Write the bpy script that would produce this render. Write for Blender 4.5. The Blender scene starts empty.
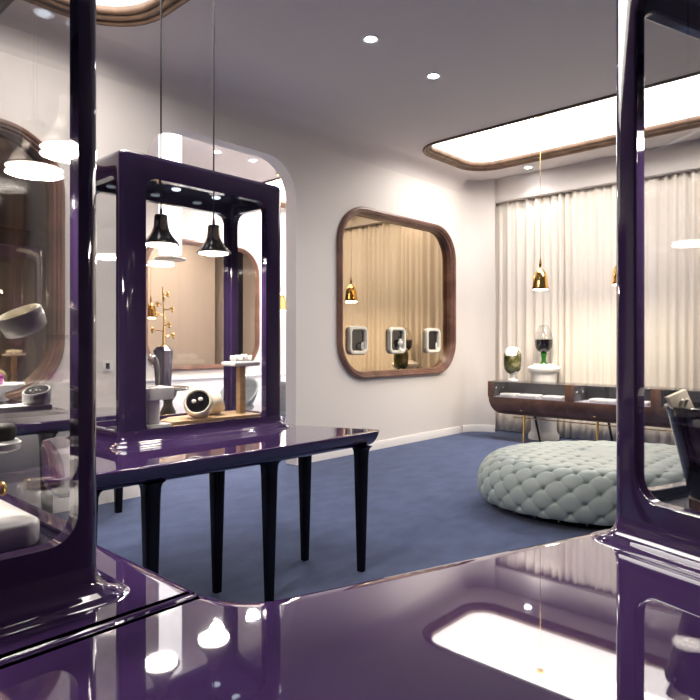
import bpy, bmesh, math, random
import numpy as np
from mathutils import Vector, Matrix, Euler
random.seed(7)
PI = math.pi
SC = bpy.context.scene
COL = SC.collection

# ------------------------------------------------------------------ materials
def newmat(name):
    m = bpy.data.materials.new(name); m.use_nodes = True
    nt = m.node_tree; nt.nodes.clear()
    out = nt.nodes.new('ShaderNodeOutputMaterial')
    return m, nt, out

def pbr(name, color, rough=.5, metal=0, coat=0, spec=.5, noise=None, bump=None, sheen=0, trans=0, ior=1.45):
    """noise=(scale, amount, detail) varies the colour; bump=(scale, strength, distance)"""
    m, nt, out = newmat(name)
    b = nt.nodes.new('ShaderNodeBsdfPrincipled')
    b.inputs['Base Color'].default_value = (*color, 1)
    b.inputs['Roughness'].default_value = rough
    b.inputs['Metallic'].default_value = metal
    b.inputs['Coat Weight'].default_value = coat
    b.inputs['Coat Roughness'].default_value = .02
    b.inputs['Specular IOR Level'].default_value = spec
    b.inputs['Sheen Weight'].default_value = sheen
    b.inputs['Transmission Weight'].default_value = trans
    b.inputs['IOR'].default_value = ior
    tc = nt.nodes.new('ShaderNodeTexCoord')
    if noise:
        n = nt.nodes.new('ShaderNodeTexNoise'); n.inputs['Scale'].default_value = noise[0]
        n.inputs['Detail'].default_value = noise[2] if len(noise) > 2 else 3
        nt.links.new(tc.outputs['Object'], n.inputs['Vector'])
        r = nt.nodes.new('ShaderNodeValToRGB')
        a = noise[1]
        r.color_ramp.elements[0].position = .3; r.color_ramp.elements[1].position = .7
        r.color_ramp.elements[0].color = (*[c*(1-a) for c in color], 1)
        r.color_ramp.elements[1].color = (*[min(1, c*(1+a)) for c in color], 1)
        nt.links.new(n.outputs['Fac'], r.inputs['Fac'])
        nt.links.new(r.outputs['Color'], b.inputs['Base Color'])
    if bump:
        n2 = nt.nodes.new('ShaderNodeTexNoise'); n2.inputs['Scale'].default_value = bump[0]
        n2.inputs['Detail'].default_value = 4
        nt.links.new(tc.outputs['Object'], n2.inputs['Vector'])
        bp = nt.nodes.new('ShaderNodeBump'); bp.inputs['Strength'].default_value = bump[1]
        bp.inputs['Distance'].default_value = bump[2]
        nt.links.new(n2.outputs['Fac'], bp.inputs['Height'])
        nt.links.new(bp.outputs['Normal'], b.inputs['Normal'])
    nt.links.new(b.outputs['BSDF'], out.inputs['Surface'])
    return m

def emit(name, color, strength):
    m, nt, out = newmat(name)
    e = nt.nodes.new('ShaderNodeEmission')
    e.inputs['Color'].default_value = (*color, 1); e.inputs['Strength'].default_value = strength
    nt.links.new(e.outputs[0], out.inputs['Surface'])
    return m

def glassmat(name, tint=(1, 1, 1), f0=.04, k=.9):
    m, nt, out = newmat(name)
    t = nt.nodes.new('ShaderNodeBsdfTransparent'); t.inputs['Color'].default_value = (*tint, 1)
    g = nt.nodes.new('ShaderNodeBsdfGlossy'); g.inputs['Roughness'].default_value = 0
    lw = nt.nodes.new('ShaderNodeLayerWeight'); lw.inputs['Blend'].default_value = .5
    p = nt.nodes.new('ShaderNodeMath'); p.operation = 'POWER'; p.inputs[1].default_value = 5
    mu = nt.nodes.new('ShaderNodeMath'); mu.operation = 'MULTIPLY_ADD'
    mu.inputs[1].default_value = k; mu.inputs[2].default_value = f0
    nt.links.new(lw.outputs['Facing'], p.inputs[0]); nt.links.new(p.outputs[0], mu.inputs[0])
    mx = nt.nodes.new('ShaderNodeMixShader')
    nt.links.new(mu.outputs[0], mx.inputs[0])
    nt.links.new(t.outputs[0], mx.inputs[1]); nt.links.new(g.outputs[0], mx.inputs[2])
    nt.links.new(mx.outputs[0], out.inputs['Surface'])
    return m

def woodmat(name, c1, c2, scale=(2, 2, 30), rough=.35, coat=.2):
    m, nt, out = newmat(name)
    b = nt.nodes.new('ShaderNodeBsdfPrincipled')
    b.inputs['Roughness'].default_value = rough; b.inputs['Coat Weight'].default_value = coat
    tc = nt.nodes.new('ShaderNodeTexCoord'); mp = nt.nodes.new('ShaderNodeMapping')
    mp.inputs['Scale'].default_value = scale
    n = nt.nodes.new('ShaderNodeTexNoise'); n.inputs['Scale'].default_value = 1.6
    n.inputs['Detail'].default_value = 6; n.inputs['Distortion'].default_value = .8
    r = nt.nodes.new('ShaderNodeValToRGB')
    r.color_ramp.elements[0].position = .3; r.color_ramp.elements[1].position = .72
    r.color_ramp.elements[0].color = (*c1, 1); r.color_ramp.elements[1].color = (*c2, 1)
    nt.links.new(tc.outputs['Object'], mp.inputs['Vector']); nt.links.new(mp.outputs[0], n.inputs['Vector'])
    nt.links.new(n.outputs['Fac'], r.inputs['Fac']); nt.links.new(r.outputs[0], b.inputs['Base Color'])
    nt.links.new(b.outputs[0], out.inputs['Surface'])
    return m

def paintedmat(name):
    """white porcelain with a green and brown landscape painted round the middle"""
    m, nt, out = newmat(name)
    b = nt.nodes.new('ShaderNodeBsdfPrincipled'); b.inputs['Roughness'].default_value = .15
    tc = nt.nodes.new('ShaderNodeTexCoord')
    n = nt.nodes.new('ShaderNodeTexNoise'); n.inputs['Scale'].default_value = 9; n.inputs['Detail'].default_value = 6
    nt.links.new(tc.outputs['Object'], n.inputs['Vector'])
    r = nt.nodes.new('ShaderNodeValToRGB')
    r.color_ramp.elements[0].position = .35; r.color_ramp.elements[0].color = (.03, .035, .01, 1)
    r.color_ramp.elements[1].position = .62; r.color_ramp.elements[1].color = (.28, .25, .14, 1)
    e = r.color_ramp.elements.new(.5); e.color = (.09, .09, .03, 1)
    nt.links.new(n.outputs['Fac'], r.inputs['Fac'])
    sp = nt.nodes.new('ShaderNodeSeparateXYZ'); nt.links.new(tc.outputs['Object'], sp.inputs[0])
    a = nt.nodes.new('ShaderNodeMath'); a.operation = 'MULTIPLY_ADD'
    n2 = nt.nodes.new('ShaderNodeTexNoise'); n2.inputs['Scale'].default_value = 6; n2.inputs['Detail'].default_value = 4
    nt.links.new(tc.outputs['Object'], n2.inputs['Vector'])
    nt.links.new(n2.outputs['Fac'], a.inputs[0]); a.inputs[1].default_value = .38
    nt.links.new(sp.outputs['Z'], a.inputs[2])
    r2 = nt.nodes.new('ShaderNodeValToRGB'); r2.color_ramp.interpolation = 'CONSTANT'
    r2.color_ramp.elements[0].position = 0; r2.color_ramp.elements[0].color = (0, 0, 0, 1)
    r2.color_ramp.elements[1].position = .27; r2.color_ramp.elements[1].color = (1, 1, 1, 1)
    e = r2.color_ramp.elements.new(.56); e.color = (0, 0, 0, 1)
    nt.links.new(a.outputs[0], r2.inputs['Fac'])
    mx = nt.nodes.new('ShaderNodeMix'); mx.data_type = 'RGBA'
    mx.inputs[6].default_value = (.85, .83, .8, 1)
    nt.links.new(r2.outputs[0], mx.inputs[0]); nt.links.new(r.outputs[0], mx.inputs[7])
    nt.links.new(mx.outputs[2], b.inputs['Base Color'])
    nt.links.new(b.outputs[0], out.inputs['Surface'])
    return m

def carpetmat():
    m, nt, out = newmat('blue_carpet')
    b = nt.nodes.new('ShaderNodeBsdfPrincipled'); b.inputs['Roughness'].default_value = .95
    b.inputs['Specular IOR Level'].default_value = .1; b.inputs['Sheen Weight'].default_value = .15
    tc = nt.nodes.new('ShaderNodeTexCoord')
    mp = nt.nodes.new('ShaderNodeMapping'); mp.inputs['Scale'].default_value = (1.6, 3.2, 1)
    mp.inputs['Rotation'].default_value = (0, 0, .9)
    nt.links.new(tc.outputs['Object'], mp.inputs[0])
    n = nt.nodes.new('ShaderNodeTexNoise'); n.inputs['Scale'].default_value = 2.2; n.inputs['Detail'].default_value = 9
    n.inputs['Roughness'].default_value = .65
    nt.links.new(mp.outputs[0], n.inputs['Vector'])
    r = nt.nodes.new('ShaderNodeValToRGB')
    r.color_ramp.elements[0].position = .3; r.color_ramp.elements[0].color = (.05, .072, .152, 1)
    r.color_ramp.elements[1].position = .7; r.color_ramp.elements[1].color = (.088, .115, .225, 1)
    nt.links.new(n.outputs['Fac'], r.inputs['Fac'])
    nt.links.new(r.outputs[0], b.inputs['Base Color'])
    n3 = nt.nodes.new('ShaderNodeTexNoise'); n3.inputs['Scale'].default_value = 160
    nt.links.new(tc.outputs['Object'], n3.inputs['Vector'])
    bp = nt.nodes.new('ShaderNodeBump'); bp.inputs['Strength'].default_value = .5; bp.inputs['Distance'].default_value = .01
    nt.links.new(n3.outputs['Fac'], bp.inputs['Height']); nt.links.new(bp.outputs[0], b.inputs['Normal'])
    nt.links.new(b.outputs[0], out.inputs['Surface'])
    return m

M = dict(
    lacquer=pbr('purple_lacquer', (.038, .021, .07), .06, coat=1, spec=.6),
    tabletop=pbr('purple_lacquer_top', (.046, .022, .086), .03, coat=1, spec=.6),
    legs=pbr('dark_violet_lacquer', (.003, .002, .006), .25, spec=.25),
    glass=glassmat('clear_glass', (.985, .985, .985), .05, .85),
    thin=glassmat('thin_glass', (.97, .97, .97), .06, .8),
    mirror_far=pbr('bronze_mirror_dimmed', (.38, .31, .24), .0, metal=1),  # darker copy of the bronze mirror; the tint imitates a dim reflection
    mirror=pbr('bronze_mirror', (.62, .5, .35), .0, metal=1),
    walnut=woodmat('walnut', (.075, .032, .02), (.19, .088, .058), (3, 3, 3)),
    frame_wood=woodmat('frame_walnut', (.12, .055, .038), (.25, .125, .09), (3, 3, 3)),
    well_wood=woodmat('moulding_walnut', (.09, .05, .03), (.2, .12, .075), (3, 3, 3), .5, 0),
    oak=woodmat('pale_oak', (.38, .24, .13), (.55, .38, .23), (4, 20, 20), .5, 0),
    wall=pbr('warm_white_paint', (.76, .705, .665), .75, spec=.2),
    greige=pbr('greige_paint', (.24, .21, .2), .8),
    ceil=pbr('ceiling_paint', (.74, .68, .65), .85, spec=.2),
    white=pbr('white_gloss', (.8, .79, .79), .25),
    trim=pbr('white_trim', (.8, .77, .75), .4),
    ivory=pbr('ivory_resin', (.78, .73, .62), .2, coat=.4),
    plaster=pbr('white_plaster', (.84, .82, .8), .5),
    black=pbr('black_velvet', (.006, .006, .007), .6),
    blackgloss=pbr('black_gloss', (.006, .006, .008), .12, coat=.5),
    chrome=pbr('smoked_chrome', (.5, .42, .36), .24, metal=1),
    steel=pbr('steel', (.7, .7, .72), .15, metal=1),
    gold=pbr('polished_brass', (.86, .55, .18), .1, metal=1),
    brass=pbr('satin_brass', (.75, .5, .2), .25, metal=1),
    cable=pbr('dark_cable', (.02, .018, .018), .5),
    carpet=carpetmat(),
    curtain=pbr('cream_cotton', (.76, .695, .625), .9, spec=.1, bump=(140, .15, .004)),
    velvet=pbr('pale_grey_green_leather', (.345, .395, .38), .42, spec=.4),
    button=pbr('tuft_button', (.26, .3, .29), .4),
    greyfab=pbr('grey_felt', (.28, .3, .31), .85, noise=(20, .1)),
    ink=pbr('black_liquid', (.004, .003, .005), .05),
    green=pbr('green_glass', (.04, .26, .03), .05, trans=.6),
    painted=paintedmat('painted_porcelain'),
    darkwood=woodmat('ebonised_wood', (.012, .008, .007), (.04, .025, .02), (3, 3, 12)),
    magenta=pbr('magenta_glass', (.16, .01, .12), .05, coat=.5),
    lav=pbr('lavender_felt', (.42, .4, .5), .8),
    lit=emit('pendant_diffuser', (1, .92, .82), 9),
    panel=emit('ceiling_diffuser', (1, .95, .9), 5.6),
    tube=emit('tube_shade', (1, .95, .93), 2.0),
    panel_far=emit('far_ceiling_diffuser', (1, .95, .91), 16),
    spot=emit('downlight_lens', (.95, .97, 1), 30),
    chip=emit('cabinet_spot', (.75, .87, 1), 1.2),
    pewter=pbr('dark_plate', (.06, .06, .07), .3, metal=.6),
    cream_card=pbr('cream_card', (.62, .57, .48), .6),
    pearl=pbr('pearl', (.85, .83, .8), .12, coat=.6),
    brownbase=woodmat('brown_base', (.06, .025, .012), (.14, .06, .03), (4, 4, 10)),
    roof=pbr('lit_roof_plate', (.10, .11, .15), .15),  # paler blue-grey stands in for light caught by the roof underside
    liner=pbr('case_floor', (.012, .012, .03), .35),
)

# ------------------------------------------------------------------ mesh helpers
def link(name, bm, mat, parent=None, smooth=35, loc=None, rot=None):
    me = bpy.data.meshes.new(name)
    bmesh.ops.recalc_face_normals(bm, faces=bm.faces)
    bm.to_mesh(me); bm.free()
    if mat is not None: me.materials.append(mat)
    if smooth:
        for p in me.polygons: p.use_smooth = True
        me.set_sharp_from_angle(angle=math.radians(smooth))
    o = bpy.data.objects.new(name, me); COL.objects.link(o)
    if parent: o.parent = parent
    if loc is not None: o.location = loc
    if rot is not None: o.rotation_euler = rot
    return o

def tag(o, label, cat, group=None, kind=None):
    o['label'] = label; o['category'] = cat
    if group: o['group'] = group
    if kind: o['kind'] = kind
    return o

def empty(name, label, cat, loc=(0, 0, 0), rz=0, group=None, rot=None):
    o = bpy.data.objects.new(name, None); COL.objects.link(o)
    o.empty_display_size = .05
    o.location = loc; o.rotation_euler = rot if rot else (0, 0, rz)
    return tag(o, label, cat, group)

def copy_tree(o, parent=None):
    c = o.copy(); COL.objects.link(c)
    if parent: c.parent = parent
    for ch in list(o.children):
        copy_tree(ch, c)
    return c

def box(bm, x0, x1, y0, y1, z0, z1, bev=0, seg=2):
    vs = [bm.verts.new((x, y, z)) for x in (x0, x1) for y in (y0, y1) for z in (z0, z1)]
    q = [(0, 1, 3, 2), (4, 6, 7, 5), (0, 4, 5, 1), (2, 3, 7, 6), (0, 2, 6, 4), (1, 5, 7, 3)]
    fs = [bm.faces.new([vs[i] for i in f]) for f in q]
    if bev:
        es = list({e for f in fs for e in f.edges})
        bmesh.ops.bevel(bm, geom=es, offset=bev, segments=seg, profile=.5, affect='EDGES')
    return fs

def rr(w, h, r, n=8, cx=0, cy=0):
    """rounded rectangle outline (2-D), counter-clockwise"""
    pts = []
    r = max(1e-4, min(r, w/2-1e-4, h/2-1e-4))
    for (sx, sy, a0) in ((1, 1, 0), (-1, 1, 90), (-1, -1, 180), (1, -1, 270)):
        for k in range(n+1):
            a = math.radians(a0 + 90*k/n)
            pts.append((cx + sx*(w/2-r) + r*math.cos(a), cy + sy*(h/2-r) + r*math.sin(a)))
    return pts

def loft(bm, rings, cap0=True, cap1=True, closed=True, wrap=False):
    vr = [[bm.verts.new(p) for p in ring] for ring in rings]
    n = len(vr[0])
    pairs = list(zip(vr[:-1], vr[1:]))
    if wrap: pairs.append((vr[-1], vr[0]))
    for a, b in pairs:
        for i in range(n if closed else n-1):
            j = (i+1) % n
            bm.faces.new((a[i], a[j], b[j], b[i]))
    if cap0 and not wrap: bm.faces.new(vr[0][::-1])
    if cap1 and not wrap: bm.faces.new(vr[-1])
    return vr

def lathe(bm, prof, n=32, cx=0, cy=0, cz=0):
    """prof: list of (r, z); ends with r~0 are closed by a cap"""
    rings = []
    for r, z in prof:
        r = max(r, 1e-4)
        rings.append([(cx + r*math.cos(2*PI*k/n), cy + r*math.sin(2*PI*k/n), cz+z) for k in range(n)])
    loft(bm, rings)

def tube(bm, pts, r, n=10, r1=None):
    pts = [Vector(p) for p in pts]
    rings = []
    t0 = (pts[1]-pts[0]).normalized()
    up = Vector((0, 0, 1)) if abs(t0.z) < .9 else Vector((1, 0, 0))
    u = t0.cross(up).normalized()
    for i, p in enumerate(pts):
        t = (pts[min(i+1, len(pts)-1)] - pts[max(i-1, 0)]).normalized()
        u = (u - t*u.dot(t)).normalized(); v = t.cross(u)
        f = i/(len(pts)-1)
        rad = r if r1 is None else r + (r1-r)*f
        rings.append([tuple(p + rad*(math.cos(2*PI*k/n)*u + math.sin(2*PI*k/n)*v)) for k in range(n)])
    loft(bm, rings)

def prism(bm, pts, z0, z1):
    loft(bm, [[(x, y, z0) for x, y in pts], [(x, y, z1) for x, y in pts]])

def torus(bm, R, r, nR=28, nr=10, cx=0, cy=0, cz=0, axis='z'):
    rings = []
    for i in range(nR):
        a = 2*PI*i/nR
        ring = []
        for j in range(nr):
            b = 2*PI*j/nr
            p = ((R+r*math.cos(b))*math.cos(a), (R+r*math.cos(b))*math.sin(a), r*math.sin(b))
            if axis == 'x': p = (p[2], p[0], p[1])
            if axis == 'y': p = (p[0], p[2], p[1])
            ring.append((p[0]+cx, p[1]+cy, p[2]+cz))
        rings.append(ring)
    loft(bm, rings, wrap=True)

def sphere(bm, r, c=(0, 0, 0), seg=16, sz=1):
    bmesh.ops.create_uvsphere(bm, u_segments=seg, v_segments=max(6, seg//2), radius=r,
                              matrix=Matrix.Translation(c) @ Matrix.Diagonal((1, 1, sz, 1)))

def rounded_poly(pts, radii, n=8):
    out = []
    N = len(pts)
    for i in range(N):
        p = Vector(pts[i]); a = Vector(pts[i-1]); b = Vector(pts[(i+1) % N])
        r = radii[i] if isinstance(radii, (list, tuple)) else radii
        if r <= 0: out.append(tuple(p)); continue
        d1 = (a-p).normalized(); d2 = (b-p).normalized()
        ang = d1.angle(d2)
        t = r/math.tan(ang/2)
        p0 = p + d1*t; p1 = p + d2*t
        c = p + (d1+d2).normalized()*(r/math.sin(ang/2))
        a0 = math.atan2(p0.y-c.y, p0.x-c.x); a1 = math.atan2(p1.y-c.y, p1.x-c.x)
        da = (a1-a0+PI) % (2*PI) - PI
        for k in range(n+1):
            an = a0 + da*k/n
            out.append((c.x + r*math.cos(an), c.y + r*math.sin(an)))
    return out

def offset_poly(pts, d):
    """shift a counter-clockwise outline inwards by d"""
    N = len(pts); out = []
    for i in range(N):
        p = Vector(pts[i]); a = Vector(pts[i-1]); b = Vector(pts[(i+1) % N])
        e1 = (p-a).normalized(); e2 = (b-p).normalized()
        n1 = Vector((-e1.y, e1.x)); n2 = Vector((-e2.y, e2.x))
        m = (n1+n2)
        if m.length < 1e-6: m = n1
        m.normalize()
        k = max(.4, m.dot(n1))
        out.append(tuple(p + m*(d/k)))
    return out

def boolean(base_bm, cutters):
    def tmp(bm):
        me = bpy.data.meshes.new('tmp'); bmesh.ops.recalc_face_normals(bm, faces=bm.faces)
        bm.to_mesh(me); bm.free()
        o = bpy.data.objects.new('tmp', me); COL.objects.link(o); return o
    b = tmp(base_bm); cs = [tmp(c) for c in cutters]
    for c in cs:
        md = b.modifiers.new('b', 'BOOLEAN'); md.operation = 'DIFFERENCE'; md.object = c; md.solver = 'EXACT'
    dg = bpy.context.evaluated_depsgraph_get()
    dg.update()
    bm = bmesh.new(); bm.from_mesh(b.evaluated_get(dg).to_mesh())
    for o in [b]+cs:
        me = o.data; bpy.data.objects.remove(o); bpy.data.meshes.remove(me)
    return bm

def bevel_mod(o, w, seg=2, ang=40):
    md = o.modifiers.new('bevel', 'BEVEL'); md.width = w; md.segments = seg
    md.limit_method = 'ANGLE'; md.angle_limit = math.radians(ang); md.harden_normals = False
    return o

def spot_lamp(name, loc, power, size=.12, col=(1, .93, .84), parent=None, cone=None, rot=(0, 0, 0)):
    if cone:
        l = bpy.data.lights.new(name, 'SPOT'); l.spot_size = math.radians(cone); l.spot_blend = .6; l.shadow_soft_size = size/2
    else:
        l = bpy.data.lights.new(name, 'AREA'); l.shape = 'DISK'; l.size = size
    l.energy = power; l.color = col
    o = bpy.data.objects.new(name, l); COL.objects.link(o)
    o.location = loc; o.rotation_euler = rot
    if parent: o.parent = parent
    return o

# ------------------------------------------------------------------ key numbers
EYE = 1.30
WY = 4.84          # the mirror wall
WT = .16           # its thickness
CZ = 3.65          # ceiling
CX = 8.10          # curtain plane
FY = 8.30          # far wall of the second room
def struct(name, bm, mat, label, smooth=35):
    o = link(name, bm, mat, None, smooth)
    return tag(o, label, 'building', None, 'structure')

# ------------------------------------------------------------------ the room
bm = bmesh.new(); box(bm, -3.2, 9.2, -4.2, 8.6, -.1, 0)
struct('floor', bm, M['carpet'], 'deep blue wall to wall carpet', 0)

# the wall with the doorway: an outline with the arched opening as a notch from the floor
DX0, DX1, DZ, DR = 2.685, 4.405, 3.20, .39
out = [(-3.0, 0), (DX0, 0), (DX0, DZ-DR)]
for k in range(1, 11):
    a = PI - PI/2*k/10; out.append((DX0+DR+DR*math.cos(a), DZ-DR+DR*math.sin(a)))
out.append((DX1-DR, DZ))
for k in range(1, 11):
    a = PI/2 - PI/2*k/10; out.append((DX1-DR+DR*math.cos(a), DZ-DR+DR*math.sin(a)))
out += [(DX1, 0), (7.55, 0), (7.55, CZ+.05), (-3.0, CZ+.05)]
bm = bmesh.new()
loft(bm, [[(x, WY, z) for x, z in out], [(x, WY+WT, z) for x, z in out]])
cut = []
for mx in (6.215, .81):
    c = bmesh.new()
    loft(c, [[(x, y, z) for x, z in rr(2.38-.17, 2.035-.17, .375, 14, mx, 1.8755)] for y in (WY-.1, WY+.066)])
    cut.append(c)
bm = boolean(bm, cut)
# rounded turn towards the curtain
ring0 = []; ring1 = []
R = .34
path = [(7.55, WY)]
for k in range(1, 13):
    a = PI/2 - PI/2*k/12
    path.append((7.62+R*math.cos(a), WY-R+R*math.sin(a)))
path += [(8.1, WY+WT), (7.55, WY+WT)]
prism(bm, path[::-1], 0, CZ+.05)
struct('wall_front', bm, M['wall'], 'warm white wall with rounded tall doorway and mirrors')

# cove between wall and ceiling
bm = bmesh.new()
RC = .22
def cove_ring(x):
    pts = [(x, WY+.001, CZ+.01), (x, WY+.001, CZ-RC)]
    for k in range(1, 9):
        a = PI/2*k/8
        pts.append((x, WY-RC+RC*math.cos(a), CZ-RC+RC*math.sin(a)))
    pts.append((x, WY-RC, CZ+.01))
    return pts
loft(bm, [cove_ring(-3.0), cove_ring(7.6)])
struct('trim_1', bm, M['ceil'], 'soft plaster cove where front wall meets ceiling', 60)

for nm, b, lab in (('wall_left', (-3.1, -3.0, -4, WY, 0, CZ), 'plain greige wall at far left of room'),
                   ('wall_rear', (-3.1, 9.0, -4.1, -4.0, 0, CZ), 'plain greige wall behind the display tables'),
                   ('wall_right', (8.4, 8.5, -4.0, WY+WT, 0, CZ), 'plain white wall behind the long curtain')):
    bm = bmesh.new(); box(bm, *b); struct(nm, bm, M['wall' if nm == 'wall_right' else 'greige'], lab, 0)
# bulkhead the curtain hangs below
bm = bmesh.new(); box(bm, CX-.1, 8.42, -4.0, WY-.3, 3.32, CZ+.01, .01)
struct('trim_2', bm, M['wall'], 'plain white bulkhead above the cream curtain')
# baseboards
bm = bmesh.new()
def baseboard(bm, x0, x1, y):
    pr = [(0, 0), (-.016, 0), (-.016, .085), (-.008, .1), (0, .1)]
    loft(bm, [[(x0, y+a, z) for a, z in pr], [(x1, y+a, z) for a, z in pr]])
baseboard(bm, -3.0, DX0, WY); baseboard(bm, DX1, 7.55, WY)
pr = [(0, 0), (.016, 0), (.016, .085), (.008, .1), (0, .1)]
rings = []
for k in range(13):
    a = PI/2 - PI/2*k/12
    rings.append([(7.62+(R-o)*math.cos(a), WY-R+(R-o)*math.sin(a), z) for o, z in pr])
loft(bm, rings)
struct('baseboard_front', bm, M['trim'], 'low white baseboard along the front wall', 40)

# second room beyond the doorway
bm = bmesh.new(); box(bm, .9, 9.0, FY, FY+.1, 0, CZ)
struct('wall_far', bm, M['wall'], 'white end wall of the room beyond the doorway', 0)
bm = bmesh.new(); box(bm, .8, .9, WY+WT, FY, 0, CZ); box(bm, 9.0, 9.1, WY, FY, 0, CZ)
struct('wall_far_sides', bm, M['wall'], 'white side walls of the room beyond the doorway', 0)
bm = bmesh.new(); box(bm, .9, 9.0, FY-.04, FY, 0, .72, .008); box(bm, .9, 9.0, FY-.07, FY, .72, .76, .01)
struct('baseboard_far', bm, M['white'], 'glossy white wainscot panel along far wall')

# ceiling with the light wells cut out
WELLS = [  # cx, cy, width(x), depth(y), corner radius
    (6.75, 2.30, 1.30, 4.30, .30),
    (1.46, 3.30, 1.60, 2.20, .42),
    (6.65, 6.75, 1.50, 2.60, .40),
]
bm = bmesh.new()
def edge_loop(bm, pts, z):
    vs = [bm.verts.new((x, y, z)) for x, y in pts]
    return [bm.edges.new((vs[i], vs[(i+1) % len(vs)])) for i in range(len(vs))]
es = edge_loop(bm, [(-3.1, -4.1), (9.1, -4.1), (9.1, 8.4), (-3.1, 8.4)], CZ)
for cx, cy, w, h, r in WELLS:
    es += edge_loop(bm, rr(w+.15, h+.15, r+.075, 8, cx, cy), CZ)
bmesh.ops.triangle_fill(bm, use_beauty=True, use_dissolve=False, edges=es)
fs = list(bm.faces)
ext = bmesh.ops.extrude_face_region(bm, geom=fs)
bmesh.ops.translate(bm, verts=[v for v in ext['geom'] if isinstance(v, bmesh.types.BMVert)], vec=(0, 0, .04))
struct('ceiling', bm, M['ceil'], 'flat pale grey ceiling with rounded openings for lights', 30)

WL = ['long recessed ceiling light with wooden rim above the curtain side cabinet',
      'rounded recessed ceiling light with wooden rim above the purple middle case',
      'wood rimmed ceiling light glimpsed through the tall doorway']
def ring_xy(w, h, r, cx, cy, z, off):
    return [(x, y, z) for x, y in rr(w+2*off, h+2*off, max(.02, r+off), 8, cx, cy)]
WELL_OBJ = []
for (cx, cy, w, h, r), lab in zip(WELLS, WL):
    t = empty('recessed_ceiling_light', lab, 'ceiling light', (cx, cy, CZ), 0, 'recessed ceiling lights')
    bm = bmesh.new()
    prof = [(.08, .004), (.10, .0), (.104, -.012), (.096, -.022), (.082, -.024), (.070, -.014), (.066, .0), (.060, .004), (.048, -.004), (.036, .002), (.028, .016),
            (.025, .028), (.016, .022), (.004, .026), (-.005, .038), (-.008, .052), (-.008, .075), (.035, .075), (.06, .03)]
    prof = [(o, z) for o, z in prof]
    loft(bm, [ring_xy(w, h, r, 0, 0, z, o) for o, z in prof], wrap=True)
    link('rim', bm, M['well_wood'], t, 40)
    bm = bmesh.new()
    loft(bm, [ring_xy(w, h, r, 0, 0, z, o) for o, z in ((.0, .07), (.0, .40), (.03, .40), (.03, .07))], wrap=True)
    link('side', bm, M['plaster'], t, 40)
    bm = bmesh.new()
    loft(bm, [ring_xy(w, h, r, 0, 0, z, .01) for z in (.39, .41)])
    link('diffuser', bm, M['panel_far' if cy > 6 else 'panel'], t, 0)
    WELL_OBJ.append(t)

def downlight(x, y, label, z=CZ, power=60, cone=110, group='small round downlights', rot=(0, 0, 0)):
    t = empty('downlight', label, 'downlight', (x, y, z), 0, group)
    bm = bmesh.new()
    lathe(bm, [(.045, .0), (.045, -.004), (.06, -.008), (.068, -.004), (.068, .0)], 28)
    link('trim_ring', bm, M['trim'], t, 40)
    bm = bmesh.new(); lathe(bm, [(1e-4, -.003), (.044, -.003), (.044, -.001), (1e-4, -.001)], 24)
    link('lens', bm, M['spot'], t, 0)
    spot_lamp('downlight_lamp', (0, 0, -.02), power, .16 if power == 70 else .08, (1, .95, .9), t, cone, rot)
    return t
downlight(3.63, 3.13, 'downlight nearest the doorway shining as a bright star on ceiling', power=14, cone=130)
downlight(4.51, 3.16, 'small downlight between the star bright one and the long ceiling light', power=12, cone=130)
downlight(7.74, 3.88, 'small downlight in front of the curtain beyond the long ceiling light', power=7, cone=120)
downlight(4.50, 6.39, 'downlight in the far room seen through the doorway top', power=70, cone=165)
downlight(5.02, 6.34, 'second downlight in the far room beside the rounded ceiling light', power=70, cone=165)

# ------------------------------------------------------------------ mirrors
def wall_mirror(cx, y, z0, z1, w, label, group=None, rad=.46, rec=0.0):
    h = z1-z0
    t = empty('wall_mirror', label, 'mirror', (cx, y, (z0+z1)/2), 0, group)
    bm = bmesh.new()
    prof = [(0, 0), (0, -.03), (-.012, -.05), (-.03, -.058), (-.042, -.054), (-.045, -.045), (-.058, -.045), (-.064, -.036),
            (-.067, -.022), (-.08, -.022), (-.086, -.012), (-.09, .0), (-.09, rec), (-.075, rec), (-.075, 0)]
    def ring(off, d): return [(x, d, z) for x, z in rr(w+2*off, h+2*off, rad+off, 14)]
    loft(bm, [ring(o, d) for o, d in prof], wrap=True)
    link('frame', bm, M['frame_wood'], t, 35)
    bm = bmesh.new()
    loft(bm, [[(x, d, z) for x, z in rr(w-.175, h-.175, rad-.0875, 14)] for d in (rec-.012, rec-.002)])
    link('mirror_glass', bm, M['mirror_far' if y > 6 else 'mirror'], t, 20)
    return t
wall_mirror(6.215, WY, .858, 2.893, 2.38, 'bronze tinted mirror in rounded walnut frame holding three white niches', 'framed wall mirrors', rec=.064)
wall_mirror(.81, WY, .858, 2.893, 2.38, 'wood framed mirror behind the glass of the case at far left', 'framed wall mirrors', rec=.064)
wall_mirror(5.62, FY-.0, .86, 2.88, 2.15, 'wood framed mirror on the far wall seen through the middle case', 'framed wall mirrors')

def niche(x, label, i):
    t = empty('display_niche', label, 'display niche', (x, WY+.052, 1.32), 0, 'niches in the big mirror')
    bm = bmesh.new()
    prof = [(0, 0), (0, -.03), (-.012, -.045), (-.035, -.045), (-.047, -.03), (-.047, -.0)]
    loft(bm, [[(a, d, b) for a, b in rr(.33+2*o, .34+2*o, .07+o*.6, 8)] for o, d in prof], wrap=True)
    link('surround', bm, M['ivory'], t, 40)
    bm = bmesh.new()
    loft(bm, [[(a, d, b) for a, b in rr(.222, .242, .03, 6)] for d in (-.006, -.0005)])
    link('back_panel', bm, M['blackgloss'], t, 20)
    return t
for i, (x, lab) in enumerate(((5.42, 'white square niche in big mirror nearest its left frame'),
                              (6.16, 'middle white square niche of the big mirror'),
                              (6.94, 'white square niche in big mirror nearest the curtain'))):
    niche(x, lab, i)
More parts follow.
